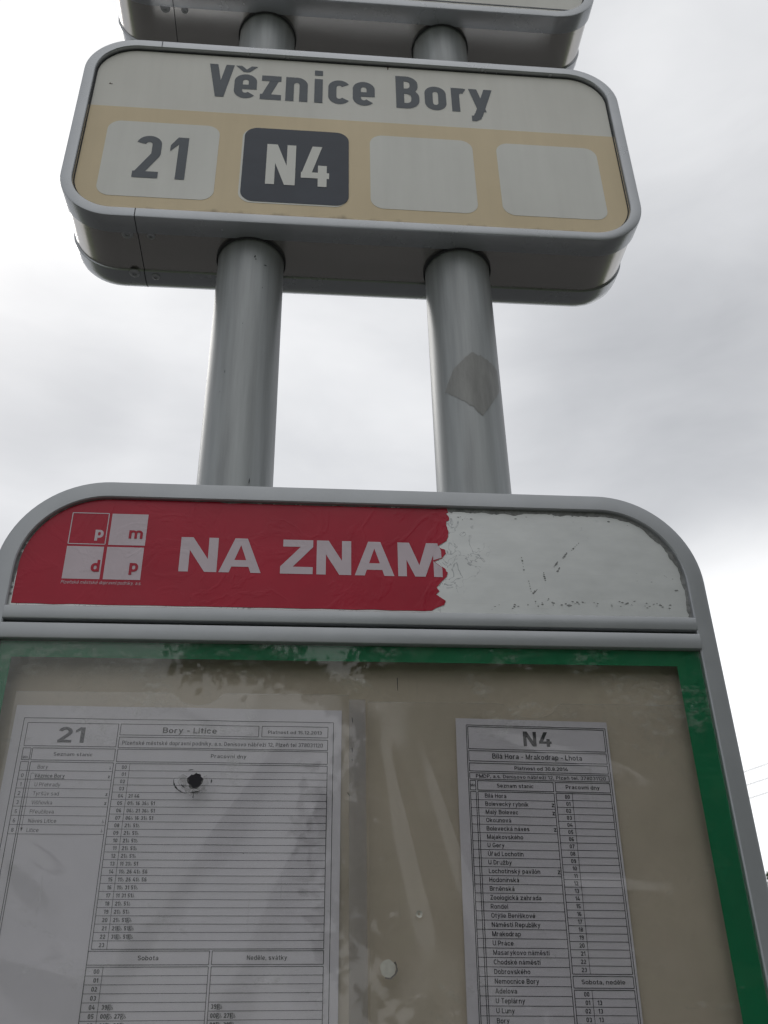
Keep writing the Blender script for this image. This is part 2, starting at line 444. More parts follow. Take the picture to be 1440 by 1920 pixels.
        L(arc(W*.95-h, z, 1-h, min(.16, (1-h-z)/2))); L(arc(W-h, h, z, min(.18, (z-h)/2)))
    elif ch == 'C': W = uw; L(O(0, uw, 0, 1, 35, 325, 28))
    elif ch == 'G': W = uw*1.04; L(O(0, W, 0, 1, 35, 359, 30) + [(W-h, .46), (W*.55, .46)])
    elif ch == 'D': W = uw; L([(h, h), (W*.45, h)] + O(-W*.25, W, 0, 1, -75, 75, 18) + [(W*.45, 1-h), (h, 1-h)], False); L([(h, 0), (h, 1)])
    elif ch == 'E': W = .54*k; L([(h, 0), (h, 1)]); [pen.bar(h, W, z, z+w) for z in (0, .5-h, 1-w)]
    elif ch == 'H': W = uw; L([(h, 0), (h, 1)]); L([(W-h, 0), (W-h, 1)]); L([(h, .52), (W-h, .52)])
    elif ch == 'L': W = .5*k; L([(h, 0), (h, 1)]); pen.bar(h, W, 0, w)
    elif ch == 'M': W = .78*k; L([(h, 0), (h, 1)]); L([(W-h, 0), (W-h, 1)]); D(w*.62, 1, W/2, .0, w*1.1); D(W-w*.62, 1, W/2, 0, w*1.1)
    elif ch == 'N': W = uw; L([(h, 0), (h, 1)]); L([(W-h, 0), (W-h, 1)]); D(w*.60, 1, W-w*.60, 0, w*1.18)
    elif ch == 'O': W = uw*1.08; L(O(0, W, 0, 1, 0, 360, 36), True)
    elif ch in 'PR':
        W = .60*k; L([(h, 0), (h, 1)]); r = .245
        L([(h, 1-h), (W-h-r, 1-h)] + [(W-h-r+r*cos(a), 1-h-r+r*sin(a)*.99) for a in [R(90-15*i) for i in range(13)]] + [(h, 1-h-2*r)])
        if ch == 'R': D(W-w*.6, 0, W*.55, 1-h-2*r)
    elif ch == 'S': W = .58*k; L(O(0, W, .5-h, 1, 25, 262, 16) + O(0, W, 0, .5+h, 82, -155, 16))
    elif ch == 'T': W = .56*k; pen.bar(0, W, 1-w, 1); L([(W/2, 0), (W/2, 1)])
    elif ch == 'U': W = uw; L([(h, 1), (h, .4)] + O(0, W, 0, 1, 180.5, 359.5, 20) + [(W-h, 1)])
    elif ch == 'V': W = .62*k; D(w*.52, 1, W/2, 0); D(W-w*.52, 1, W/2, 0)
    elif ch == 'Z': W = .58*k; pen.bar(.02, W, 1-w, 1); pen.bar(0, W, 0, w); D(W-w*.66, 1-w*.5, w*.66, w*.5)
    elif ch == '0': L(O(0, bw, 0, 1, 0, 360, 32), True)
    elif ch == '1': W = .36*k; x = W-h; L([(x, 0), (x, 1)]); pen.P([(x-h, 1), (x-h-.02, 1), (0, .80), (0, .80-w*.95), (x-h, .99-w*1.05)])
    elif ch == '2': 
        a = O(0, bw, .38, 1, 168, -38, 18); L(a + [(h*1.25, w*.72)]); pen.bar(0, bw, 0, w)
    elif ch == '3': L(O(0, bw, .5-h, 1, 155, -90, 18)); L(O(0, bw, 0, .5+h, 90, -155, 18))
    elif ch == '4':
        W = bw*1.08; D(W*.56, 1, w*.62, .24+w*.5, w*1.12); pen.bar(0, W, .20, .20+w*.95); pen.bar(W*.60, W*.60+w, 0, .52)
    elif ch == '5': L(O(0, bw, 0, .62, 150, -155, 20)); pen.bar(.03, .03+w*.9, .45, 1); pen.bar(.03, bw*.94, 1-w, 1)
    elif ch == '6': L(O(0, bw, 0, .60, 0, 360, 28), True); L([(h, .32)] + O(0, bw, 0, 1, 179, 35, 14))
    elif ch == '9': L(O(0, bw, .40, 1, 0, 360, 28), True); L([(bw-h, .68)] + O(0, bw, 0, 1, -1, -145, 14))
    elif ch == '7': pen.bar(0, bw, 1-w, 1); D(bw-w*.58, 1-w*.5, bw*.30, 0)
    elif ch == '8': L(O(0, bw, 0, .5+h, 0, 360, 26), True); L(O(.02, bw-.02, .5-h, 1, 0, 360, 26), True)
    elif ch in '.': pen.bar(0, w*1.1, 0, w*1.1); W = w*1.1
    elif ch == ',': pen.P([(0, w*1.1), (0, 0), (w*.2, -.14), (w*.6, -.14), (w*1.1, 0), (w*1.1, w*1.1)]); W = w*1.1
    elif ch == '-': W = .32*k; pen.bar(0, W, .34, .34+w)
    elif ch == ' ': W = .26*k
    elif ch == '☼':     # small wheelchair mark
        W = .50; q = .05
        pen.line([(.16, .78), (.18, .42), (.36, .40), (.44, .08)], h=q); pen.line(O2(.20, .22, .19), True, h=q*.8); pen.bar(.10, .22, .80, .93)
    elif ch == '□':     # framed pictogram
        W = .66; q = .05
        pen.line([(.03, -.1), (.63, -.1), (.63, 1.0), (.03, 1.0)], True, h=q); pen.line([(.20, .0), (.20, .88), (.46, .8), (.44, .5), (.22, .46)], h=q); pen.line([(.3, .45), (.52, .0)], h=q*1.2); pen.bar(.08, .16, .0, .9)
    else: raise ValueError(ch)
    top = 1.0 if ch.isupper() else xh
    if acc == 'v':
        c, z = W/2, top+.07; t = w*.80
        pen.P([(c-.22, z+.19), (c-.06, z), (c+.06, z), (c, z+t*.55+.01), (c-.22+t*.95, z+.19)])
        pen.P([(c+.22, z+.19), (c+.06, z), (c-.005, z+.0), (c, z+t*.55+.01), (c+.22-t*.95, z+.19)])
    elif acc == "'":
        c, z = W/2, top+.08; pen.P([(c-.07, z), (c+.03, z), (c+.17, z+.20), (c+.02, z+.20)])
    elif acc == 'o':
        L(O2(W/2, top+.17, .085), True, h*.55)
    return W
def O2(cx, cz, r, n=14): return [(cx+r*cos(2*pi*i/n), cz+r*sin(2*pi*i/n)) for i in range(n)]
TICK = [0]
def emit(mb, pen, x0, z0, sx, sz, y, slant=0.0):
    """letter polygons -> mesh, each one 20 microns off its neighbour so that none share a plane"""
    for o in pen.out:
        TICK[0] = (TICK[0]+1) % 6
        yy = y - TICK[0]*2e-5
        T = lambda p: (x0+(p[0]+slant*p[1])*sx, yy, z0+p[1]*sz)
        if o[0] == 'poly': mb.poly([T(p) for p in o[1]])
        else:
            _, L, Rr, closed = o
            n = len(L); vs = [T(p) for p in L]+[T(p) for p in Rr]
            mb.add(vs, [(i, (i+1) % n, n+(i+1) % n, n+i) for i in range(n if closed else n-1)])
def text(mb, s, x, z, cap, y, w=.12, align='l', width=None, k=1.08, sp=.13, xh=.73, slant=0.0):
    """one line of lettering at (x, z); width fits it to a length"""
    pens = []; pos = 0
    for ch in s:
        p = Pen(w, xh, k); W = glyph(ch, p); pens.append((p, pos)); pos += W + (sp if ch != ' ' else sp*.6)
    tot = pos-sp
    sx = (width/tot) if width else cap
    x0 = x - (tot*sx if align == 'r' else tot*sx/2 if align == 'c' else 0)
    for p, q in pens: emit(mb, p, x0+q*sx, z, sx, cap, y, slant)
    return x0+tot*sx
def letter(mb, ch, x0, x1, z, cap, y, w, xh=.73):
    """one big letter fitted between x0 and x1, its stroke kept even"""
    k = 1.0
    for _ in range(6):
        p = Pen(w, xh, k); W = glyph(ch, p)
        k *= ((x1-x0)/cap)/W
        if ch == 'i': break
    p = Pen(w, xh, k); W = glyph(ch, p)
    emit(mb, p, x0, z, (x1-x0)/W if ch != 'i' else cap, cap, y)
def hv(mb, x0, z0, x1, z1, y, t=.00036):
    """ruled line, cut into short pieces so that it follows the paper"""
    TICK[0] = (TICK[0]+1) % 6; yy = y - TICK[0]*2e-5
    n = max(1, int(max(abs(x1-x0), abs(z1-z0))/.008))
    for i in range(n):
        a, b = i/n, (i+1)/n
        xa, xb, za, zb = x0+(x1-x0)*a, x0+(x1-x0)*b, z0+(z1-z0)*a, z0+(z1-z0)*b
        if abs(x1-x0) > abs(z1-z0): mb.poly([(xa, yy, za-t/2), (xb, yy, zb-t/2), (xb, yy, zb+t/2), (xa, yy, za+t/2)])
        else: mb.poly([(xa-t/2, yy, za), (xa+t/2, yy, za), (xb+t/2, yy, zb), (xb-t/2, yy, zb)])
def frame(mb, x0, x1, zt, zb, y, t=.00036):
    hv(mb, x0, zt, x1, zt, y, t); hv(mb, x0, zb, x1, zb, y, t); hv(mb, x0, zt, x0, zb, y, t); hv(mb, x1, zt, x1, zb, y, t)

# ------------------------------------------------------------------ ground
def ground_mats():
    m = mat('grass_verge', (0.07, 0.095, 0.035), 0.95, mott=0.4, mscale=3)
    a = mat('asphalt', (0.055, 0.055, 0.056), 0.9, mott=0.25, mscale=60, bump=.4, bscale=300)
    p = mat('paving', (0.10, 0.095, 0.09), 0.9, mott=0.2, mscale=14, bump=.3, bscale=200)
    k = mat('kerb_stone', (0.28, 0.275, 0.265), 0.85, mott=0.15, mscale=20)
    return m, a, p, k
GRASS, ASPH, PAVE, KERB = ground_mats()
def struct(name, mb, m):
    o = mb.build(name, m, None); o['kind'] = 'structure'; return o
g = MB(); g.poly([(-1500, -1500, -ZO-.16), (1500, -1500, -ZO-.16), (1500, 1500, -ZO-.16), (-1500, 1500, -ZO-.16)])
o = struct('ground', g, GRASS); o.location = (0, 0, ZO)
g = MB(); g.box((-120, 1.2, -ZO-.30), (120, 8.2, -ZO-.135)); o = struct('road', g, ASPH); o.location = (0, 0, ZO)
g = MB(); g.box((-120, -3.0, -ZO-.30), (120, 1.05, -ZO)); o = struct('pavement', g, PAVE); o.location = (0, 0, ZO)
g = MB(); g.box((-120, 1.052, -ZO-.30), (120, 1.198, -ZO-.004)); o = struct('kerb', g, KERB); o.location = (0, 0, ZO)

# ------------------------------------------------------------------ the two posts
PX, PY, PR = 0.0959, 0.0492, 0.0300
def bolt(mb, x, y, z):
    mb.tube((x, y, 0), 'z', .009, z, z+.008, 6); mb.tube((x, y, 0), 'z', .005, z+.008, z+.018, 10)
def post(sgn, label):
    t = thing('steel_post', (sgn*PX, PY, -ZO), label, 'post', 'steel posts that carry the bus stop signs')
    mb = MB(); mb.tube((sgn*PX, PY, 0), 'z', PR, -ZO+.012, 0.66, 72); mb.build('tube', POST, t, 40)
    mb = MB(); mb.box((sgn*PX-.07, PY-.07, -ZO), (sgn*PX+.07, PY+.07, -ZO+.0115)); mb.build('base_plate', STEEL, t)
    for dx in (-.05, .05):
        for dy in (-.05, .05):
            mb = MB(); bolt(mb, sgn*PX+dx, PY+dy, -ZO+.012); mb.build('bolt', STEEL, t)
    return t
pl = post(-1, 'plain silver post on the left, with small dark scratches under the route sign')
pr_ = post(1, 'silver post on the right with a diamond of old sticker glue on it')
# glue residue: a diamond wrapped on the post
dia = [(-1.534, -.121), (-.62, -.130), (-.60, -.1515), (-1.36, -.1865), (-2.39, -.1576), (-2.10, -.138)]
mb = MB(); N = 26
def inside(a, z, P):
    c = False
    for i in range(len(P)):
        (x0, y0), (x1, y1) = P[i-1], P[i]
        if (y0 > z) != (y1 > z) and a < x0+(x1-x0)*(z-y0)/(y1-y0): c = not c
    return c
for i in range(215):
    for j in range(85):
        a0, a1 = -2.45+i*.009, -2.45+(i+1)*.009; z0, z1 = -.190+j*.00084, -.190+(j+1)*.00084
        jit = mnoise.noise((i*.12, j*.12, 0))*.0012
        if inside((a0+a1)/2+jit*20, (z0+z1)/2+jit, dia) and random.random() > .0:
            mb.poly([(PX+cos(a)*(PR+.00025), PY+sin(a)*(PR+.00025), z) for a, z in ((a0, z0), (a1, z0), (a1, z1), (a0, z1))])
mb.build('sticker_residue', RESID, pr_)
for a, z, da, dz in ((-1.387, -.0214, .05, .004), (-1.36, -.0245, .06, .0012), (-1.06, -.0284, .12, .0014), (-1.10, -.0557, .03, .0012), (-1.13, -.2549, .03, .006), (-1.2, -.262, .06, .003), (-1.6, -.10, .02, .001), (-2.0, -.15, .015, .004), (-2.1, -.17, .02, .001)):
    mb = MB(); b = a
    mb.poly([(-PX+cos(q)*(PR+.0002), PY+sin(q)*(PR+.0002), zz) for q, zz in ((b-da/2, z-dz*.2), (b+da*.1, z-dz/2), (b+da/2, z+dz*.1), (b, z+dz/2))])
    mb.build('scratch', DARK, pl)

# ------------------------------------------------------------------ route sign boxes
SW, SH, SD, SR = 0.2657, 0.2498, 0.0935, 0.050
PROF = [(.0105, .0045), (.0105, .0006), (.0099, 0), (.0015, 0), (.0004, .0005), (0, .0018), (0, .0200), (.0006, .0205), (.0018, .0207), (.0018, .0660),
        (.0006, .0662), (0, .0667), (0, .0775), (.0005, .0825), (.0016, .0870), (.0034, .0905), (.0062, SD-.0006), (.0094, SD), (.0102, SD), (.0105, SD-.0006), (.0105, SD-.0045)]
PB = next(i for i, q in enumerate(PROF) if q == (.0018, .0207))
def stop_sign(zb, label, bottom=True):
    t = thing('route_sign', (0, SD/2, zb), label, 'sign')
    rect = (-SW, SW, zb, zb+SH)
    mb = MB(); loft(mb, PROF[:PB+1], rect, SR, SR, False, 18); loft(mb, PROF[PB+1:], rect, SR, SR, False, 18); mb.build('casing', BOXALU, t, 35)
    mb = MB(); loft(mb, PROF[PB:PB+2], rect, SR, SR, False, 18); mb.build('side_band', BAND, t, 35)
    mb = MB()
    plate(mb, rrect(-SW+.0102, SW-.0102, zb+.0102, zb+SH-.0102, SR-.0102), .0046, .0060)
    mb.build('face_panel', WHITE, t)
    mb = MB(); plate(mb, rrect(-SW+.0102, SW-.0102, zb+.0102, zb+SH-.0102, SR-.0102), SD-.0060, SD-.0046); mb.build('back_panel', ALU, t)
    mb = MB(); loft(mb, [(.0106, .0044), (.0122, .0041), (.0122, .0046)], rect, SR, SR, False, 18); mb.build('gap_shadow_ring', RUBBER_SHADE, t)  # dark ring painting the gap and the rim's shadow round the panel
    # joint in the casing, with a rivet on either side of it, under and over
    for zz, s in ((zb, -1), (zb+SH, 1)):
        sm = MB(); x = -.1952; e = .00015
        lo = []
        for i0, y0 in PROF[1:-1]:
            lo.append((y0-(.00015 if y0 < .001 else 0), zz - s*(i0-e)))
        n = len(lo)
        sm.add([(x-.0004, a, b) for a, b in lo] + [(x+.0004, a, b) for a, b in lo], [(i, n+i, n+i+1, i+1) for i in range(n-1)])
        sm.build('joint', DARK, t)
    for (x, y, r) in ((-.2043, .0225, .0052), (-.1838, .0235, .0037), (-.2043, .0690, .0050), (-.1852, .0725, .0037)):
        z = zb + (.0018 if .0207 < y < .066 else 0)
        rv = MB()
        n = 20; prof = [(r, z), (r, z-.0009), (r*.72, z-.0016), (r*.42, z-.0016), (r*.36, z-.0006), (0.0001, z-.0006)]
        vs = [(x+rr*cos(2*pi*i/n), y+rr*sin(2*pi*i/n), h) for rr, h in prof for i in range(n)]
        rv.add(vs, [(k*n+i, k*n+(i+1) % n, (k+1)*n+(i+1) % n, (k+1)*n+i) for k in range(len(prof)-1) for i in range(n)])
        rv.build('rivet', STEEL, t, 40)
    for s in (-1, 1):
        mb = MB(); n = 48
        prof = [(PR+.0003, zb+.004), (PR+.0003, zb-.0006), (PR+.0010, zb-.0016), (PR+.0017, zb-.0010), (PR+.0019, zb+.004)]
        vs = [(s*PX+rr*cos(2*pi*i/n), PY+rr*sin(2*pi*i/n), h) for rr, h in prof for i in range(n)]
        mb.add(vs, [(k*n+i, k*n+(i+1) % n, (k+1)*n+(i+1) % n, (k+1)*n+i) for k in range(len(prof)-1) for i in range(n)])
        mb.build('post_collar', RUBBER_SHADE, t, 40)
    return t
low = stop_sign(0.0, 'white and beige bus stop sign reading Věznice Bory with routes 21 and N4')
upp = stop_sign(0.3394, 'upper silver sign box cut off by the top edge, only its underside showing')
# upper sign: only a sliver of its face shows
mb = MB(); plate(mb, rrect(-SW+.022, SW-.022, .3394+.0195, .3394+.0215, .0009), .0043, .00455); mb.build('border_line', SLATE, upp)

# beige band (inner outline of the panel, cut at its top edge)
Y0 = .0046
zt = .1505
out = [p for p in rrect(-SW+.0104, SW-.0104, .0104, SH-.0104, SR-.0104, n=18) if p[1] < zt]
ob = sorted([p for p in out if p[0] > 0], key=lambda p: p[1]) ; ol = sorted([p for p in out if p[0] < 0], key=lambda p: -p[1])
band = [(x, z) for x, z in ob] + [(SW-.0104, zt), (-SW+.0104, zt)] + ol
mb = MB(); plate(mb, band, Y0-.00025, Y0+.0001); mb.build('beige_band', BEIGE, low)
tiles = [(-.2335, -.1300, .0290, .1300), (-.1083, -.0095, .0292, .1300), (.0118, .1110, .0305, .1310), (.1342, .2335, .0312, .1305)]
for i, (x0, x1, z0, z1) in enumerate(tiles):
    mb = MB(); plate(mb, rrect(x0, x1, z0, z1, .0125), Y0-.0005, Y0-.0002); tl = mb.build('route_tile', TILE, low)
    if i == 0:
        tl['label'] = 'white tile with route number 21'
        mb = MB(); letter(mb, '2', -.2045, -.1815, .0535, .0570, Y0-.0007, .150); letter(mb, '1', -.1735, -.1575, .0535, .0570, Y0-.0007, .150); mb.build('route_number', GREYTXT, tl)
    if i == 1:
        tl['label'] = 'dark slate tile with route number N4'
        mb = MB(); plate(mb, rrect(x0+.0018, x1+.0012, z0+.0018, z1+.0010, .0125), Y0-.0008, Y0-.00052); mb.build('slate_sticker', SLATE, tl)
        mb = MB(); letter(mb, 'N', -.0848, -.0578, .0540, .0545, Y0-.0010, .150); letter(mb, '4', -.0525, -.0265, .0540, .0545, Y0-.0010, .150); mb.build('route_number', TILE, tl)
mb = MB()
for ch, x0, x1 in (('V', -.1470, -.1222), ('ě', -.1211, -.0990), ('z', -.0955, -.0748), ('n', -.0707, -.0490), ('i', -.0424, -.0356), ('c', -.0287, -.0075), ('e', -.0044, .0176),
                   ('B', .0388, .0622), ('o', .0676, .0893), ('r', .0946, .1113), ('y', .1122, .1370)):
    letter(mb, ch, x0, x1, .1745, .0500, Y0-.0002, .163, .735)
mb.build('stop_name_lettering', GREYTXT, low)
DIRT = mat('dirt', (.12, .08, .07), .9)
mb = MB(); mb.poly([(.0305, Y0-.0002, .2385), (.0325, Y0-.0002, .2385), (.0318, Y0-.0002, .2335), (.0310, Y0-.0002, .2328)]); mb.build('dirt_mark', DIRT, low)
for x, z, r in ((-.2395, .1840, .0010), (-.2378, .1835, .0006)):
    mb = MB(); mb.poly([(x+r*cos(a), Y0-.00022, z+r*sin(a)) for a in [i*1.05 for i in range(6)]]); mb.build('dirt_mark', DIRT, low)

# ------------------------------------------------------------------ notice case
CW, CT, CB, CD, CR = 0.2508, -0.2716, -0.815, 0.0900, 0.072
FWD = .0138
case = thing('notice_case', (0, CD/2, CB), 'silver framed bus stop notice case with torn red NA ZNAM sticker on its header', 'notice case')
rect = (-CW, CW, CB, CT)
mb = MB(); loft(mb, [(FWD, .0185), (FWD, .0008), (FWD-.0008, 0), (.0030, 0), (.0012, .0006), (.0003, .0022), (0, .0045), (0, .024), (.0006, .0245), (.0016, .0247), (.0016, .066), (.0006, .0662), (0, .0667),
                     (0, CD-.0045), (.0012, CD-.0006), (.003, CD), (FWD, CD), (FWD, .0185)], rect, CR, .03, False, 20)
mb.build('frame', ALU, case, 35)
mb = MB(); plate(mb, rrect(-CW+.012, CW-.012, CB+.012, CT-.012, CR-.012, .02), CD-.006, CD-.004); mb.build('back_panel', ALU, case)
# header panel (upper rounded part down to the cross bars)
ZP = -.3716
def header_outline(ins, zlow, x0=None, x1=None):
    o = [p for p in rrect(-CW+ins, CW-ins, CB+ins, CT-ins, CR-ins, n=20) if p[1] > zlow]
    r_ = [p for p in o if p[0] > 0]; l_ = [p for p in o if p[0] < 0]
    return [(-CW+ins, zlow), (CW-ins, zlow)] + r_ + l_
mb = MB(); plate(mb, header_outline(.0125, ZP-.004), .0036, .0052); hp = mb.build('header_panel', HEADER, case)
# black grime along the upper edge of the header
mb = MB(); o_ = header_outline(.0150, ZP)[2:]
rnd = random.Random(3)
dense = []
for a, b in zip(o_, o_[1:]):
    L_ = hypot(b[0]-a[0], b[1]-a[1]); n = max(1, int(L_/.0016))
    dense += [(a[0]+(b[0]-a[0])*i/n, a[1]+(b[1]-a[1])*i/n) for i in range(n)]
dense = dense + [(-CW+.0145, -.345-.0016*i) for i in range(12)]
dense = [(CW-.0145, -.371+.0016*i) for i in range(16)] + dense
wid = lambda i, p: max(0, (.0012 + .0036*max(0, mnoise.noise((i*.13, 3.1, 0))+.15) + .0012*mnoise.noise((i*.7, 1, 0))) * (1 if p[0] > .05 else .35))
nrm = []
for i, p in enumerate(dense):
    a = dense[max(0, i-2)]; b = dense[min(len(dense)-1, i+2)]
    d = Vector((b[0]-a[0], b[1]-a[1]));
    d = d.normalized() if d.length > 1e-9 else Vector((0, 1))
    nrm.append((-d.y, d.x))
for i in range(len(dense)-1):
    p, q = dense[i], dense[i+1]; w0, w1 = wid(i, p), wid(i+1, q)
    if w0+w1 < .0009: continue
    mb.poly([(p[0]-nrm[i][0]*.002, .00345, p[1]-nrm[i][1]*.002), (q[0]-nrm[i+1][0]*.002, .00345, q[1]-nrm[i+1][1]*.002), (q[0]+nrm[i+1][0]*w1, .00345, q[1]+nrm[i+1][1]*w1), (p[0]+nrm[i][0]*w0, .00345, p[1]+nrm[i][1]*w0)])
for i in range(46):
    k = rnd.randrange(len(dense)); p = dense[k]
    if p[0] < .06: continue
    d = rnd.uniform(.002, .008); r = rnd.uniform(.0002, .0009)
    c = (p[0]+nrm[k][0]*d, p[1]+nrm[k][1]*d)
    mb.poly([(c[0]+r*rnd.uniform(.6, 2.2)*cos(a), .00342, c[1]+r*rnd.uniform(.5, 1)*sin(a)) for a in [j*1.05 for j in range(6)]])
for i in range(60):
    x = rnd.uniform(.085, .225); z = -.3625 + rnd.gauss(0, .0015) + (.002 if x > .12 else -.001); r = rnd.uniform(.0002, .0007)*(1.5 if .13 < x < .16 else .9)
    mb.poly([(x+r*rnd.uniform(.6, 2.4)*cos(a), .00341-i*1e-6, z+r*rnd.uniform(.5, 1.1)*sin(a)) for a in [j*1.05 for j in range(6)]])
for (x, z, dx, dz) in ((.1585, -.3150, .006, .006), (.1500, -.3225, .003, .004), (.1425, -.3300, .003, .004), (.1440, -.3340, .002, .003), (.1180, -.3300, .0006, .010), (.1215, -.3480, .001, .008), (.125, -.3520, .003, .003), (.1330, -.3400, .0006, .006)):
    for j in range(5):
        t_ = j/4-.5
        r = rnd.uniform(.0003, .0009); c = (x+dx*t_, z+dz*t_*(1 if dx > .001 else -1))
        mb.poly([(c[0]+r*rnd.uniform(.6, 1.5)*cos(a), .0034-j*1e-6, c[1]+r*rnd.uniform(.5, 1.1)*sin(a)) for a in [q*1.05 for q in range(6)]])
mb.build('grime', mat('grime', (.27, .275, .275), .9, mott=.4, mscale=300), hp)

# red sticker with its torn end
RIP = [(0.0646, -0.2853), (0.0657, -0.2887), (0.0641, -0.2899), (0.066, -0.2929), (0.0658, -0.2956), (0.0637, -0.2966), (0.0637, -0.3001), (0.0649, -0.3044), (0.0646, -0.3094), (0.0632, -0.3129), (0.0568, -0.3172), (0.0585, -0.3191), (0.0618, -0.3203), (0.0622, -0.3232), (0.0592, -0.3272), (0.0534, -0.3301), (0.0573, -0.3334), (0.0606, -0.3352), (0.0626, -0.3385), (0.0619, -0.3418), (0.0577, -0.3462), (0.0543, -0.3504), (0.056, -0.3535), (0.0535, -0.3562), (0.0571, -0.3586), (0.0601, -0.3608), (0.0589, -0.3641), (0.0531, -0.3665), (0.0504, -0.3684)]
rip = []
for a, b in zip(RIP, RIP[1:]):
    for i in range(3):
        f = i/3; j = mnoise.noise((a[0]*900+i, a[1]*900, 0))*.0005 if i else 0
        rip.append((a[0]+(b[0]-a[0])*f+j, a[1]+(b[1]-a[1])*f+j*.6))
rip.append(RIP[-1])
left = [p for p in rrect(-CW+.0158, CW-.0158, CB+.0158, CT-.0142, CR-.0158, n=20) if p[0] < -.1 and p[1] > -.3690]
left = sorted(left, key=lambda p: p[1])
bot = [(x, -.3688 + .0006*mnoise.noise((x*60, 0, 0))) for x in [.045-.012*i for i in range(24)]]
top = [(x, -.2856 + (.0007*mnoise.noise((x*90, 5, 0))) - (.0006 if x > -.1 else 0)) for x in [-.165+.01*i for i in range(23)]]
sout = rip + bot + [(-CW+.0158, -.3686)] + [p for p in left if p[1] < -.2857] + top
mb = MB(); plate(mb, sout[::-1], .0032, .00355); st = mb.build('torn_sticker', RED, case)
# thin white edge of torn vinyl left along the tear
mb = MB()
for i in range(len(rip)-1):
    a, b = rip[i], rip[i+1]; q = .0003+.0005*max(0, mnoise.noise((i*.4, 7, 0)))
    mb.poly([(a[0]-.0002, .00325, a[1]), (b[0]-.0002, .00325, b[1]), (b[0]+q, .00345, b[1]), (a[0]+q, .00345, a[1])])
mb.build('torn_edge', TORN, st)
mb = MB(); ZB_, CH = -.3425, .0272; YS = .0031
for ch, x0, x1 in (('N', -.1266, -.1004), ('Z', -.0563, -.0334), ('N', -.0308, -.0062)):
    w = .0062/CH
    if ch == 'N':
        W = (x1-x0); s_ = .0066
        p = Pen(.2); p.bar(0, s_, 0, CH); p.bar(W-s_, W, 0, CH); p.P([(0, CH), (s_*1.28, CH), (W, 0), (W-s_*1.28, 0)]); emit(mb, p, x0, ZB_, 1, 1, YS)
    else:
        W = x1-x0; s_ = .0056
        p = Pen(.2); p.bar(.0016, W, CH-s_, CH); p.bar(0, W, 0, s_); p.P([(W-.0088, CH-s_), (W, CH-s_), (.0088, s_), (0, s_)]); emit(mb, p, x0, ZB_, 1, 1, YS)
for x0, x1 in ((-.0990, -.0697), (-.0037, .0245)):
    W = x1-x0; s_ = .0071; c = W/2
    p = Pen(.2); p.P([(0, 0), (s_, 0), (c, CH*.80), (c, CH), (c-.0044, CH)]); p.P([(W, 0), (W-s_, 0), (c, CH*.80), (c, CH), (c+.0044, CH)])
    p.bar(W*.24, W*.76, .0046, .0098); emit(mb, p, x0, ZB_, 1, 1, YS)
# the last letter, cut off by the tear
x0, W, s_ = .0272, .0318, .0062
p = Pen(.2); p.bar(0, s_, 0, CH); p.P([(0, CH), (s_*1.35, CH), (W/2+.0030, 0), (W/2-.0038, 0)]); p.P([(W-s_*1.35-.0026, CH), (W-.0028, CH), (W/2+.0036, 0), (W/2-.0032, 0)])
rx = [q for q in RIP if -.3425 <= q[1] <= -.3153]
stem = [(W-s_, CH), (.0568-x0-.0004, CH), (.0568-x0-.0003, -.3172-ZB_), (.0585-x0-.0005, -.3191-ZB_), (.0588-x0, -.3215-ZB_), (.0588-x0, -.3270-ZB_), (W-s_, -.3290-ZB_)]
p.P(stem[::-1]); p.P([(W-s_, -.3292-ZB_), (.0530-x0, -.3301-ZB_), (.0570-x0, -.3336-ZB_), (.0590-x0, -.3350-ZB_), (.0590-x0, 0), (W-s_, 0)][::-1])
emit(mb, p, x0, ZB_, 1, 1, YS)
mb.build('sticker_lettering', LILAC, st)
# operator's mark: four squares
mb = MB()
q = .0253
def sq(x0, z1): mb.poly([(x0, YS, z1-q), (x0+q, YS, z1-q), (x0+q, YS, z1), (x0, YS, z1)])
sq(-.1768, -.2977); sq(-.2046, -.3246); sq(-.1771, -.3246)
frame(mb, -.2043, -.1790, -.2977, -.3227, YS, .0007)
text(mb, 'p', -.1868, -.3176, .0088, YS, .20, width=.0058)
text(mb, 'Plzeňské městské dopravní podniky, a.s.', -.2048, -.3537, .0025, YS, .11, width=.0540, slant=.2)
mb.build('operator_logo', LILAC, st)
mb = MB()
text(mb, 'm', -.1634, -.3176, .0090, YS-.0002, .17, width=.0096); mb.build('logo_letter', RED, st)
mb = MB(); text(mb, 'd', -.1862, -.3443, .0092, YS-.0002, .19, width=.0058); mb.build('logo_letter', RED, st)
mb = MB(); text(mb, 'p', -.1602, -.3437, .0092, YS-.0002, .19, width=.0060); mb.build('logo_letter', RED, st)

# cross bars under the header
bx = CW-FWD+.0006
mb = MB()
def cbar(mb, zt_, zb_, yf):
    n = [(zt_, yf+.006), (zt_, yf+.0012), (zt_-.0006, yf+.0004), (zt_-.0016, yf), (zb_+.0010, yf), (zb_+.0003, yf+.0003), (zb_, yf+.001), (zb_, yf+.006)]
    vs = [(x, y, z) for x in (-bx, bx) for z, y in n]; k = len(n)
    mb.add(vs, [(i, (i+1) % k, k+(i+1) % k, k+i) for i in range(k)] + [tuple(range(k)), tuple(range(2*k-1, k-1, -1))])
cbar(mb, -.3712, -.3812, -.0004); mb.build('cross_bar', ALU, case, 30)
mb = MB(); cbar(mb, -.3842, -.3957, -.0016); mb.build('cross_bar', ALU, case, 30)
mb = MB(); mb.box((-bx, .0045, -.3850), (bx, .006, -.3800)); mb.build('bar_groove', DARK, case)
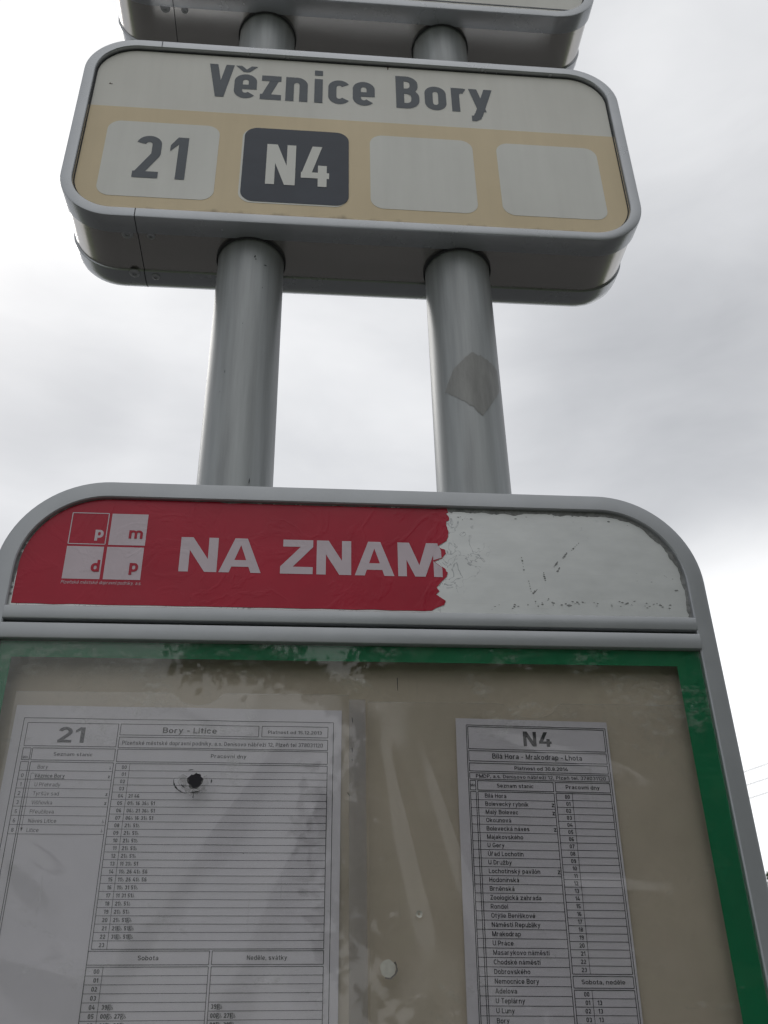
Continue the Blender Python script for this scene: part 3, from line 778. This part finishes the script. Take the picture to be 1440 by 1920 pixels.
# display window: board, green border, acrylic pane
YB = .0166
mb = MB(); mb.box((-CW+FWD-.001, YB, CB+FWD-.001), (CW-FWD+.001, YB+.002, -.3850)); mb.build('backing_board', BACK, case)
mb = MB(); yg = .0037      # green film on the back of the acrylic
gl, gr, gt, gb = -.2280, .2192, -.4070, CB+.035
xo = CW-FWD-.0004
for (x0, x1, z0, z1) in ((-xo, xo, gt, -.3865), (-xo, gl, CB+FWD, gt), (gr, xo, CB+FWD, gt), (gl, gr, CB+FWD, gb)):
    mb.poly([(x0, yg, z0), (x1, yg, z0), (x1, yg, z1), (x0, yg, z1)])
mb.build('green_border', GREEN, case)

# ------------------------------------------------------------------ timetables
def wav(amp, seed):
    def f(x, z):
        return amp*(mnoise.noise((x*14, z*9, seed))+.5*mnoise.noise((x*34, z*22, seed+4)))
    return f
def sheet(x0, z1, W, H, ang, ybase, seed, amp, label):
    t = thing('timetable_sheet', (x0, ybase, z1-H), label, 'timetable', 'printed timetables in the notice case')
    wf = wav(amp, seed); ca, sa = cos(ang), sin(ang)
    def fn(v):
        x, y, z = v; dx, dz = x-x0, z-z1
        return (x0+dx*ca-dz*sa, y+wf(x, z), z1+dx*sa+dz*ca)
    mb = MB(); nx, nz = 40, 56
    for (yy, fl) in ((ybase, 0), (ybase+.0002, 1)):
        vs = [(x0+W*i/nx, yy, z1-H*j/nz) for j in range(nz+1) for i in range(nx+1)]
        mb.add(vs, [(j*(nx+1)+i, j*(nx+1)+i+1, (j+1)*(nx+1)+i+1, (j+1)*(nx+1)+i) for j in range(nz) for i in range(nx)])
    mb.build('paper', PAPER, t, 60, False, fn)
    return t, fn
YPg = .0140
# left: route 21
t21, fn = sheet(-.2219, -.4360, .2100, .297, R(-.42), YPg, 2.0, .0008, 'wide printed timetable headed 21 Bory - Litice, with the bullet-like hole over it')
ink = MB(); fad = MB(); y = YPg-.00022
frame(ink, -.2156, -.0172, -.4445, -.7260, y, .0004)
def box2(m_, x0, x1, zt_, zb_, t=.00040): frame(m_, x0, x1, zt_, zb_, y, t)
box2(ink, -.2128, -.1557, -.4476, -.4626); box2(ink, -.1542, -.0658, -.4476, -.4547); box2(ink, -.0637, -.0208, -.4476, -.4547)
box2(ink, -.1542, -.0208, -.4562, -.4630); box2(ink, -.2070, -.1557, -.4640, -.4716); box2(ink, -.2128, -.2080, -.4640, -.4716); box2(ink, -.1542, -.0208, -.4640, -.4720)
text(ink, '21', -.1845, -.4602, .0100, y, .17, 'c', width=.0165)
text(ink, 'Bory - Litice', -.1100, -.4532, .0037, y, .15, 'c', width=.0345)
text(ink, 'Platnost od 15.12.2013', -.0423, -.4526, .0022, y, .16, 'c', width=.0350)
text(fad, 'Plzeňské městské dopravní podniky, a.s. Denisovo nábřeží 12, Plzeň tel 378031120', -.1520, -.4611, .0026, y, .15, width=.1280)
text(fad, 'Seznam stanic', -.1815, -.4688, .0022, y, .15, 'c', width=.0240)
text(fad, 'Min.', -.2123, -.4708, .0018, y, .15, width=.0040)
text(ink, 'Pracovní dny', -.0840, -.4690, .0024, y, .15, 'c', width=.0225)
# stop list
zr = -.4728; pitch = .00548
box2(ink, -.2128, -.2080, zr, -.7240); box2(ink, -.2068, -.1557, zr, -.7240)
for i, (mn, s, flag) in enumerate((('', 'Bory', '☼'), ('0', 'Věznice Bory', 'z'), ('1', 'U Přehrady', ''), ('2', 'Tyršův sad', 'z'), ('3', 'Višňovka', 'z'), ('5', 'Přeučilova', ''), ('6', 'Náves Litice', '☼'), ('8', 'Litice', '☼'))):
    z = zr - pitch*(i+.78); b = (i == 1)
    e = text(ink if b or i > 4 else fad, s, -.2020 if not b else -.2030, z, .0024, y, .15 if b else .11)
    if b: hv(ink, -.2030, z-.0006, e, z-.0006, y, .0003)
    if mn: text(fad, mn, -.2104, z, .0024, y, .155, 'c')
    if flag: text(fad, flag, -.1568, z, .0022, y, .20, 'r')
    hv(fad, -.2128, zr-pitch*(i+1), -.1557, zr-pitch*(i+1), y, .0003)
hv(fad, -.2052, zr-pitch*1.3, -.2052, zr-pitch*7.6, y, .00025); hv(fad, -.2052, zr-pitch*1.3, -.2036, zr-pitch*1.3, y, .00025)
ink.poly([(-.2052-.0007, y, zr-pitch*7.3), (-.2052, y, zr-pitch*7.75), (-.2052+.0007, y, zr-pitch*7.3)])
# departures
zr = -.4732; pitch = .004465
box2(ink, -.1542, -.0208, zr, zr-24*pitch); hv(ink, -.1455, zr, -.1455, zr-24*pitch, y, .0003)
DEP = {4: '21 46', 5: '01☼ 16 36☼ 51', 6: '06☼ 21 36☼ 51', 7: '06☼ 16 31☼ 51', 8: '21☼ 51☼', 9: '21☼ 51☼', 10: '21☼ 51☼', 11: '21☼ 51☼', 12: '21☼ 51☼', 13: '11 31☼ 51', 14: '11☼ 26 41☼ 56',
       15: '11☼ 26 41☼ 56', 16: '11☼ 31 51☼', 17: '11 31 51☼', 18: '21☼ 51☼', 19: '21☼ 51☼', 20: '21☼ 51□☼', 21: '21□☼ 51□☼', 22: '31□☼ 51□☼'}
for i in range(24):
    z = zr - pitch*(i+.76)
    text(ink if i > 4 else fad, '%02d' % i, -.1472, z, .0023, y, .20, 'r')
    if i in DEP: text(ink, DEP[i], -.1440, z, .0023, y, .22, sp=.12)
    if i < 23: hv(fad, -.1542, zr-pitch*(i+1), -.0208, zr-pitch*(i+1), y, .00032)
zs = zr-24*pitch-.0010
box2(ink, -.1556, -.0868, zs, zs-.0072); box2(ink, -.0852, -.0208, zs, zs-.0072)
text(ink, 'Sobota', -.1215, zs-.0048, .0025, y, .15, 'c', width=.0118); text(ink, 'Neděle, svátky', -.0535, zs-.0048, .0025, y, .15, 'c', width=.0232)
zr = zs-.0083; pitch = .00452
box2(ink, -.1556, -.0868, zr, zr-24*pitch); box2(ink, -.0852, -.0208, zr, zr-24*pitch); hv(ink, -.1462, zr, -.1462, zr-24*pitch, y, .0003)
for i in range(24):
    z = zr - pitch*(i+.76)
    text(ink, '%02d' % i, -.1480, z, .0024, y, .20, 'r')
    if i in (4, 5, 6):
        s = {4: '39□☼', 5: '00□☼ 27□☼', 6: '08□☼ 38□☼'}[i]
        text(ink, s, -.1444, z, .0024, y, .22, sp=.12); text(ink, s, -.0838, z, .0024, y, .22, sp=.12)
    if i < 23: hv(fad, -.1556, zr-pitch*(i+1), -.0868, zr-pitch*(i+1), y, .00032); hv(fad, -.0852, zr-pitch*(i+1), -.0208, zr-pitch*(i+1), y, .00032)
ink.build('printing', INK, t21, None, False, fn); fad.build('faded_printing', INKL, t21, None, False, fn)

# right: route N4
t4, fn = sheet(.0641, -.4420, .1030, .288, R(-1.05), YPg, 9.0, .0006, 'narrow printed timetable headed N4 Bílá Hora - Mrakodrap - Lhota')
ink = MB(); fad = MB()
frame(ink, .0710, .1655, -.4465, -.7200, y, .0004)
box2(ink, .0720, .1642, -.4476, -.4624); box2(ink, .0720, .1642, -.4637, -.4704); box2(ink, .0720, .1642, -.4718, -.4770); box2(ink, .0720, .1642, -.4782, -.4822)
box2(ink, .0720, .0756, -.4832, -.4892); box2(ink, .0768, .1266, -.4832, -.4892); box2(ink, .1280, .1642, -.4832, -.4892)
text(ink, 'N4', .1185, -.4598, .0098, y, .17, 'c', width=.0190)
text(ink, 'Bílá Hora - Mrakodrap - Lhota', .1175, -.4686, .0034, y, .15, 'c', width=.0600)
text(ink, 'Platnost od 30.8.2014', .1195, -.4757, .0024, y, .16, 'c', width=.0355)
text(fad, 'PMDP, a.s. Denisovo nábřeží 12, Plzeň tel. 378031120', .0760, -.4813, .0023, y, .15, width=.0860)
text(fad, 'Min', .0724, -.4870, .0018, y, .15, width=.0028)
text(ink, 'Seznam stanic', .1015, -.4873, .0025, y, .15, 'c', width=.0240); text(ink, 'Pracovní dny', .1460, -.4873, .0025, y, .15, 'c', width=.0225)
zr = -.4902; pitch = .00510
box2(ink, .0720, .0756, zr, -.7190); box2(ink, .0768, .1266, zr, -.7190)
ST = ['Bílá Hora', 'Bolevecký rybník', 'Malý Bolevec', 'Okounová', 'Bolevecká náves', 'Majakovského', 'U Gery', 'Úřad Lochotín', 'U Družby', 'Lochotínský pavilón', 'Hodonínská', 'Brněnská', 'Zoologická zahrada',
      'Rondel', 'Otýlie Beniškové', 'Náměstí Republiky', 'Mrakodrap', 'U Práce', 'Masarykovo náměstí', 'Chodské náměstí', 'Dobrovského', 'Nemocnice Bory', 'Adelova', 'U Teplárny', 'U Luny', 'Bory']
for i, s in enumerate(ST):
    z = zr - pitch*(i+.74)
    text(fad if i in (0, 13, 14, 18) else ink, s, .0812, z, .0027, y, .15, k=1.12)
    if i in (1, 2, 4, 9): text(ink, 'z', .1262, z, .0030, y, .15, 'r')
    hv(fad, .0720, zr-pitch*(i+1), .1266, zr-pitch*(i+1), y, .00032)
pitch = .004395
def hours(zr, x0=.1280, x1=.1642, dep={}):
    box2(ink, x0, x1, zr, zr-24*pitch); hv(ink, .1386, zr, .1386, zr-24*pitch, y, .0003)
    for i in range(24):
        z = zr-pitch*(i+.76)
        text(ink, '%02d' % i, .1368, z, .0024, y, .18, 'r')
        if i in dep: text(ink, dep[i], .1412, z, .0024, y, .17)
        if i < 23: hv(fad, x0, zr-pitch*(i+1), x1, zr-pitch*(i+1), y, .00032)
hours(-.4902)
zs = -.4902-24*pitch-.0012
box2(ink, .1280, .1642, zs, zs-.0062); text(ink, 'Sobota, neděle', .1460, zs-.0042, .0025, y, .15, 'c', width=.0262)
hours(zs-.0073, dep={1: '13', 2: '13', 3: '13'})
ink.build('printing', INK, t4, None, False, fn); fad.build('faded_printing', INKL, t4, None, False, fn)

# ------------------------------------------------------------------ clear pockets round the sheets
CREASE = [(.085, -.455, .215, -.505, .0030, .009), (.100, -.548, .218, -.560, .0026, .008), (.120, -.575, .222, -.615, .0026, .008), (.172, -.432, .200, -.420, .0015, .004),
          (-.060, -.470, -.150, -.600, .0028, .010), (-.020, -.480, -.085, -.620, .0022, .009), (-.215, -.520, -.170, -.560, .0024, .010), (-.215, -.580, -.150, -.600, .0028, .010), (.020, -.470, .045, -.580, .0018, .005), (.045, -.470, .085, -.600, .0020, .006), (-.19, -.452, -.08, -.458, .0012, .006)]
def pocket(x0, x1, zt_, notch, seed, label):
    t = thing('plastic_pocket', ((x0+x1)/2, .0095, CB+.02), label, 'plastic pocket', 'clear pockets in the notice case')
    wf = wav(.0015, seed)
    zb_ = CB+.02; nx, nz = 90, 130
    nc, nr = notch
    mb = MB(); idx = {}
    def zof(x, j):
        top_ = zt_
        d = abs(x-nc)
        if d < nr: top_ = zt_ - .55*sqrt(nr*nr-d*d)
        return top_ + (zb_-top_)*j/nz
    vs = []
    for j in range(nz+1):
        for i in range(nx+1):
            x = x0+(x1-x0)*i/nx; z = zof(x, j)
            e = min(1, min(x-x0, x1-x)/.012)
            cre = 0
            for ax_, az_, bx2, bz2, hh, sg in CREASE:
                L2 = (bx2-ax_)**2+(bz2-az_)**2; q = ((x-ax_)*(bx2-ax_)+(z-az_)*(bz2-az_))/L2
                if -.2 < q < 1.2:
                    d = ((x-ax_)*(bz2-az_)-(z-az_)*(bx2-ax_))/sqrt(L2)
                    wn = max(0, min(1, (q+.2)/.7, (1.2-q)/.7)); cre += hh*math.exp(-(d/(sg*(.6+.9*max(q, 0))))**2)*wn*wn*(3-2*wn)
            vs.append((x, .0095+e*(wf(x, z)-cre), z))
    mb.add(vs, [(j*(nx+1)+i, j*(nx+1)+i+1, (j+1)*(nx+1)+i+1, (j+1)*(nx+1)+i) for j in range(nz) for i in range(nx)])
    mb.build('film', FILM, t, 60, False)
    if seed < 5:
        mb = MB(); mb.box((x1+.0002, .0093, zb_), (x1+.0110, .0097, zt_-.003)); mb.build('side_weld', SEAMF, t)
    mb = MB()
    for i in range(40):
        x = x0+(x1-x0)*i/40; xb = x0+(x1-x0)*(i+1)/40
        mb.poly([(x, .0088, zof(x, 0)-.0005), (xb, .0088, zof(xb, 0)-.0005), (xb, .0088, zof(xb, 0)), (x, .0088, zof(x, 0))])
    mb.build('rim', SEAMF, t)
    return t
pocket(-.2225, -.0075, -.4285, (-.1062, .0150), 3.0, 'clear plastic pocket over the timetable headed 21')
pocket(.0050, .2205, -.4330, (.1150, .0185), 8.0, 'clear plastic pocket over the timetable headed N4')

# ------------------------------------------------------------------ acrylic pane with its punctures
yp = .0013
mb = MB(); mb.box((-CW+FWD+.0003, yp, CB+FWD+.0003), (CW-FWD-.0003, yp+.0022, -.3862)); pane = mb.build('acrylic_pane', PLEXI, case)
CRAZE = mat('crazed_acrylic', (0.36, 0.355, 0.35), 0.35, mott=.3, mscale=500, bump=.8, bscale=500)
CRAZE.node_tree.nodes['Principled BSDF'].inputs['Alpha'].default_value = .32
HOLE = mat('hole_dark', (0.012, 0.010, 0.016), 0.8)
def ring(mb, cx, cz, r0, r1, y, seed, a0=0, a1=360, n=36, jag=.25):
    for i in range(n):
        A, B = R(a0+(a1-a0)*i/n), R(a0+(a1-a0)*(i+1)/n)
        def rr(a, r, s): return r*(1+jag*mnoise.noise((cos(a)*2.2+s, sin(a)*2.2, seed)))
        P = [(cx+rr(A, r0, 0)*cos(A), y, cz+rr(A, r0, 0)*sin(A)), (cx+rr(B, r0, 0)*cos(B), y, cz+rr(B, r0, 0)*sin(B)), (cx+rr(B, r1, 3)*cos(B), y-.0006, cz+rr(B, r1, 3)*sin(B)), (cx+rr(A, r1, 3)*cos(A), y-.0006, cz+rr(A, r1, 3)*sin(A))]
        mb.poly(P)
hx, hz = -.1030, -.4876
mb = MB(); n = 30
mb.poly([(hx+(.0050+.0021*mnoise.noise((cos(a)*2, sin(a)*2, 4)))*cos(a), yp-.0002, hz+(.0047+.0022*mnoise.noise((cos(a)*2, sin(a)*2, 6)))*sin(a)) for a in [2*pi*i/n for i in range(n)]])
pu = mb.build('puncture', HOLE, pane); pu['label'] = 'dark jagged hole through the pane'
mb = MB(); ring(mb, hx-.0005, hz, .0050, .0082, yp-.0002, 2, 150, 385, 34, .45)
for (cx, cz, r) in ((-.1100, -.4884, .0033), (-.1068, -.4919, .0026), (-.1016, -.4938, .0022), (-.0972, -.4928, .0018)):
    mb.poly([(cx+r*(1+.4*mnoise.noise((a, cx*300, 1)))*cos(a), yp-.0005, cz+r*.9*(1+.4*mnoise.noise((a, cz*300, 2)))*sin(a)) for a in [2*pi*i/12 for i in range(12)]])
mb.build('crazed_rim', CRAZE, pu)
mb = MB()
for a0, a1, r in ((172, 255, .0118), (348, 366, .0112), (205, 232, .0078), (92, 112, .0092), (262, 300, .0100)):
    for i in range(12):
        A, B = R(a0+(a1-a0)*i/12), R(a0+(a1-a0)*(i+1)/12); w = (.00034+.0003*mnoise.noise((i*.9, a0, 0)))*sin(pi*(i+.5)/12)+.00008
        mb.poly([(hx-.001+(r-w)*cos(A), yp-.0010, hz+(r-w)*.72*sin(A)), (hx-.001+(r-w)*cos(B), yp-.0010, hz+(r-w)*.72*sin(B)), (hx-.001+(r+w)*cos(B), yp-.0010, hz+(r+w)*.72*sin(B)), (hx-.001+(r+w)*cos(A), yp-.0010, hz+(r+w)*.72*sin(A))])
mb.poly([(hx-.0006, yp-.001, hz-.0105), (hx+.0001, yp-.001, hz-.0105), (hx-.0001, yp-.001, hz-.0072)])
mb.build('crack', DARK, pu)
mb = MB(); cx, cz = .0145, -.5937
mb.poly([(cx+.0044*(1+.12*mnoise.noise((cos(a)*2, sin(a)*2, 9)))*cos(a), yp-.0004, cz+.0047*(1+.12*mnoise.noise((cos(a)*2, sin(a)*2, 3)))*sin(a)) for a in [2*pi*i/22 for i in range(22)]])
MELT = mat('melted_acrylic', (0.50, 0.49, 0.44), 0.45, mott=.15, mscale=300)
pu = mb.build('burn_mark', MELT, pane); pu['label'] = 'pale melted spot in the pane'
mb = MB(); ring(mb, cx, cz, .0046, .0056, yp-.0003, 7, 250, 400, 20, .15); mb.build('burn_edge', mat('burn_edge', (.13, .12, .11), .7), pu)
mb = MB(); ring(mb, .0336, -.5650, .0008, .0020, yp-.0003, 5, 0, 360, 18, .3); o = mb.build('burn_mark', MELT, pane); o['label'] = 'tiny melted ring in the pane'
for (x, z, dx, dz) in ((-.0058, -.4466, .0003, -.0034), (-.0058, -.4668, .0001, -.0022), (-.0058, -.4738, .0003, -.0010), (-.0088, -.4945, .0017, -.0022), (.0243, -.4190, .0001, -.009), (-.0713, -.5303, .0006, -.0006), (-.1005, -.409, .0005, -.0005)):
    mb = MB(); mb.poly([(x-.0003, yp-.0002, z), (x+.0003, yp-.0002, z), (x+dx+.00015, yp-.0002, z+dz), (x+dx-.00015, yp-.0002, z+dz)])
    mb.build('scratch', DARK, pane)

# ------------------------------------------------------------------ overhead wires and their poles
BARK = mat('bark', (.10, .08, .06), .9, mott=.3, mscale=12, bump=.6, bscale=40)
WOOD = mat('weathered_pole', (.20, .18, .155), .9, mott=.2, mscale=6, stretch=(4, 4, .3))
WIRE = mat('wire_grey', (.42, .42, .43), .6)
A = Vector((12.41, 25.32)); dv = Vector((.28, -.75)).normalized()
for k, h in enumerate((6.36, 5.99, 5.63)):
    t = thing('overhead_wire', (A.x, A.y, h), ['topmost of the three thin overhead wires right of the notice case', 'middle one of the three thin overhead wires right of the notice case', 'lowest of the three thin overhead wires right of the notice case'][k], 'wire', 'thin overhead wires')
    mb = MB(); n = 60; pts = []
    for i in range(n+1):
        s = -34 + 64*i/n; sag = .35*((s+2)/32)**2 - .0
        pts.append((A.x+dv.x*s, A.y+dv.y*s, h+sag))
    vs = []; r = .010
    for p_ in pts:
        for q in range(6): vs.append((p_[0]+r*cos(q*pi/3)*(-dv.y), p_[1]+r*cos(q*pi/3)*dv.x, p_[2]+r*sin(q*pi/3)))
    mb.add(vs, [(i*6+q, i*6+(q+1) % 6, (i+1)*6+(q+1) % 6, (i+1)*6+q) for i in range(n) for q in range(6)])
    mb.build('strand', WIRE, t, 60)
for s, lab in ((-34, 'far wooden utility pole carrying three wires, hidden behind the notice case'), (30, 'near wooden utility pole carrying three wires, to the right of the camera')):
    x, yv = A.x+dv.x*s, A.y+dv.y*s
    t = thing('utility_pole', (x+.16, yv, -ZO-.16), lab, 'utility pole', 'utility poles')
    mb = MB(); mb.tube((x+.22, yv, 0), 'z', .15, -ZO-.3, 7.4, 20, .10); mb.build('shaft', WOOD, t, 40)
    for h in (6.36, 5.99, 5.63):
        mb = MB(); mb.tube((x, yv, 0), 'z', .03, h+.24, h+.37, 10, .045); mb.tube((x, yv, h+.25), 'x', .012, x, x+.2, 8); mb.build('insulator', STEEL, t, 40)

# ------------------------------------------------------------------ trees
def leafmat(name, c):
    m = mat(name, c, .6, mott=.35, mscale=1.1)
    return m
LEAF = leafmat('leaves', (.055, .095, .030)); LEAF2 = leafmat('leaves_dull', (.07, .10, .045))
def tree(base, H, rad, crown_c, rz, nl, leaf, m, seed, label, twigs=()):
    rn = random.Random(seed)
    t = thing('tree', base, label, 'tree')
    mb = MB(); bx_, by_, bz_ = base
    def limb(p0, p1, r0, r1, n=9, seg=5):
        ax = (Vector(p1)-Vector(p0)); a = ax.normalized(); u = a.orthogonal().normalized(); v = a.cross(u)
        vs = []
        for k in range(seg+1):
            f = k/seg; c = Vector(p0)+ax*f + (u*rn.uniform(-.06, .06)+v*rn.uniform(-.06, .06))*ax.length*(0 if k in (0, seg) else .5); r = r0+(r1-r0)*f
            vs += [tuple(c+(u*cos(2*pi*i/n)+v*sin(2*pi*i/n))*r) for i in range(n)]
        mb.add(vs, [(k*n+i, k*n+(i+1) % n, (k+1)*n+(i+1) % n, (k+1)*n+i) for k in range(seg) for i in range(n)])
    cc = Vector(crown_c)
    fork = Vector((bx_, by_, bz_ + (cc.z-rz-bz_)*1.05))
    limb(base, fork, .045*rad+.06, .035*rad+.03)
    tips = []
    for i in range(11):
        a = 2*pi*i/11+rn.uniform(-.3, .3); e = rn.uniform(.1, 1.2)
        tip = cc + Vector((cos(a)*cos(e)*rad*.7, sin(a)*cos(e)*rad*.7, (sin(e)-.25)*rz*.8))
        limb(fork, tip, .016*rad+.02, .02, 7); tips.append(tip)
    mb.build('trunk', BARK, t, 50)
    cl = []
    for i in range(int(26+rad*9)):
        a = rn.uniform(0, 2*pi); zc = rn.uniform(-1, 1); q = sqrt(1-zc*zc); f = rn.uniform(.45, 1.0)
        cl.append((cc+Vector((cos(a)*q*rad*f, sin(a)*q*rad*f, zc*rz*f)), rn.uniform(.16, .30)*rad))
    mb = MB()
    for i in range(nl):
        c, r = rn.choice(cl)
        d = Vector((rn.gauss(0, 1), rn.gauss(0, 1), rn.gauss(0, .8))).normalized()*r*rn.random()**.4
        p_ = c+d; nn = Vector((rn.gauss(0, 1), rn.gauss(0, 1), rn.gauss(.4, 1))).normalized(); u = nn.orthogonal().normalized(); v = nn.cross(u)
        a = rn.uniform(0, 6.28); uu = u*cos(a)+v*sin(a); vv = nn.cross(uu); s = leaf*rn.uniform(.6, 1.2)
        mb.poly([p_-uu*s, p_-vv*s*.5+nn*s*.08, p_+uu*s, p_+vv*s*.5+nn*s*.08])
    for c, r in twigs:
        for i in range(int(900*r)):
            p_ = c+Vector((rn.gauss(0, 1), rn.gauss(0, 1), rn.gauss(0, .7)))*r*.55
            nn = Vector((rn.gauss(0, 1), rn.gauss(0, 1), rn.gauss(.4, 1))).normalized(); uu = nn.orthogonal().normalized(); vv = nn.cross(uu); s = .085*rn.uniform(.6, 1.2)
            mb.poly([p_-uu*s, p_-vv*s*.55+nn*s*.08, p_+uu*s, p_+vv*s*.55+nn*s*.08])
    mb.build('crown', m, t, None, False)
tree((20.7, 41.5, -ZO-.16), 8, 3.3, (20.7, 41.5, 2.9), 3.4, 9000, .16, LEAF2, 4, 'dull green tree beyond the wires, at the right edge behind the notice case')
D_ = 13.0
twigs = []
for az, el, r in ((-6.5, 22.6, .45), (-4.8, 22.9, .5), (-3.2, 22.2, .4), (-1.5, 22.0, .32), (0.2, 21.2, .30), (1.6, 20.4, .25), (2.6, 19.7, .2), (3.2, 19.0, .15), (5.5, 22.8, .5), (7.5, 22.9, .55), (9.5, 22.6, .6), (6.8, 21.8, .3)):
    twigs.append((Vector((D_*sin(R(az)), -D_*cos(R(az)), -.62+D_*math.tan(R(el)))), r))
tree((7.2, -12.4, -ZO-.16), 9, 6.8, (7.2, -12.4, 2.3), 5.0, 62000, .20, LEAF, 5, 'leafy green tree mirrored in the upper part of the notice case pane', twigs)
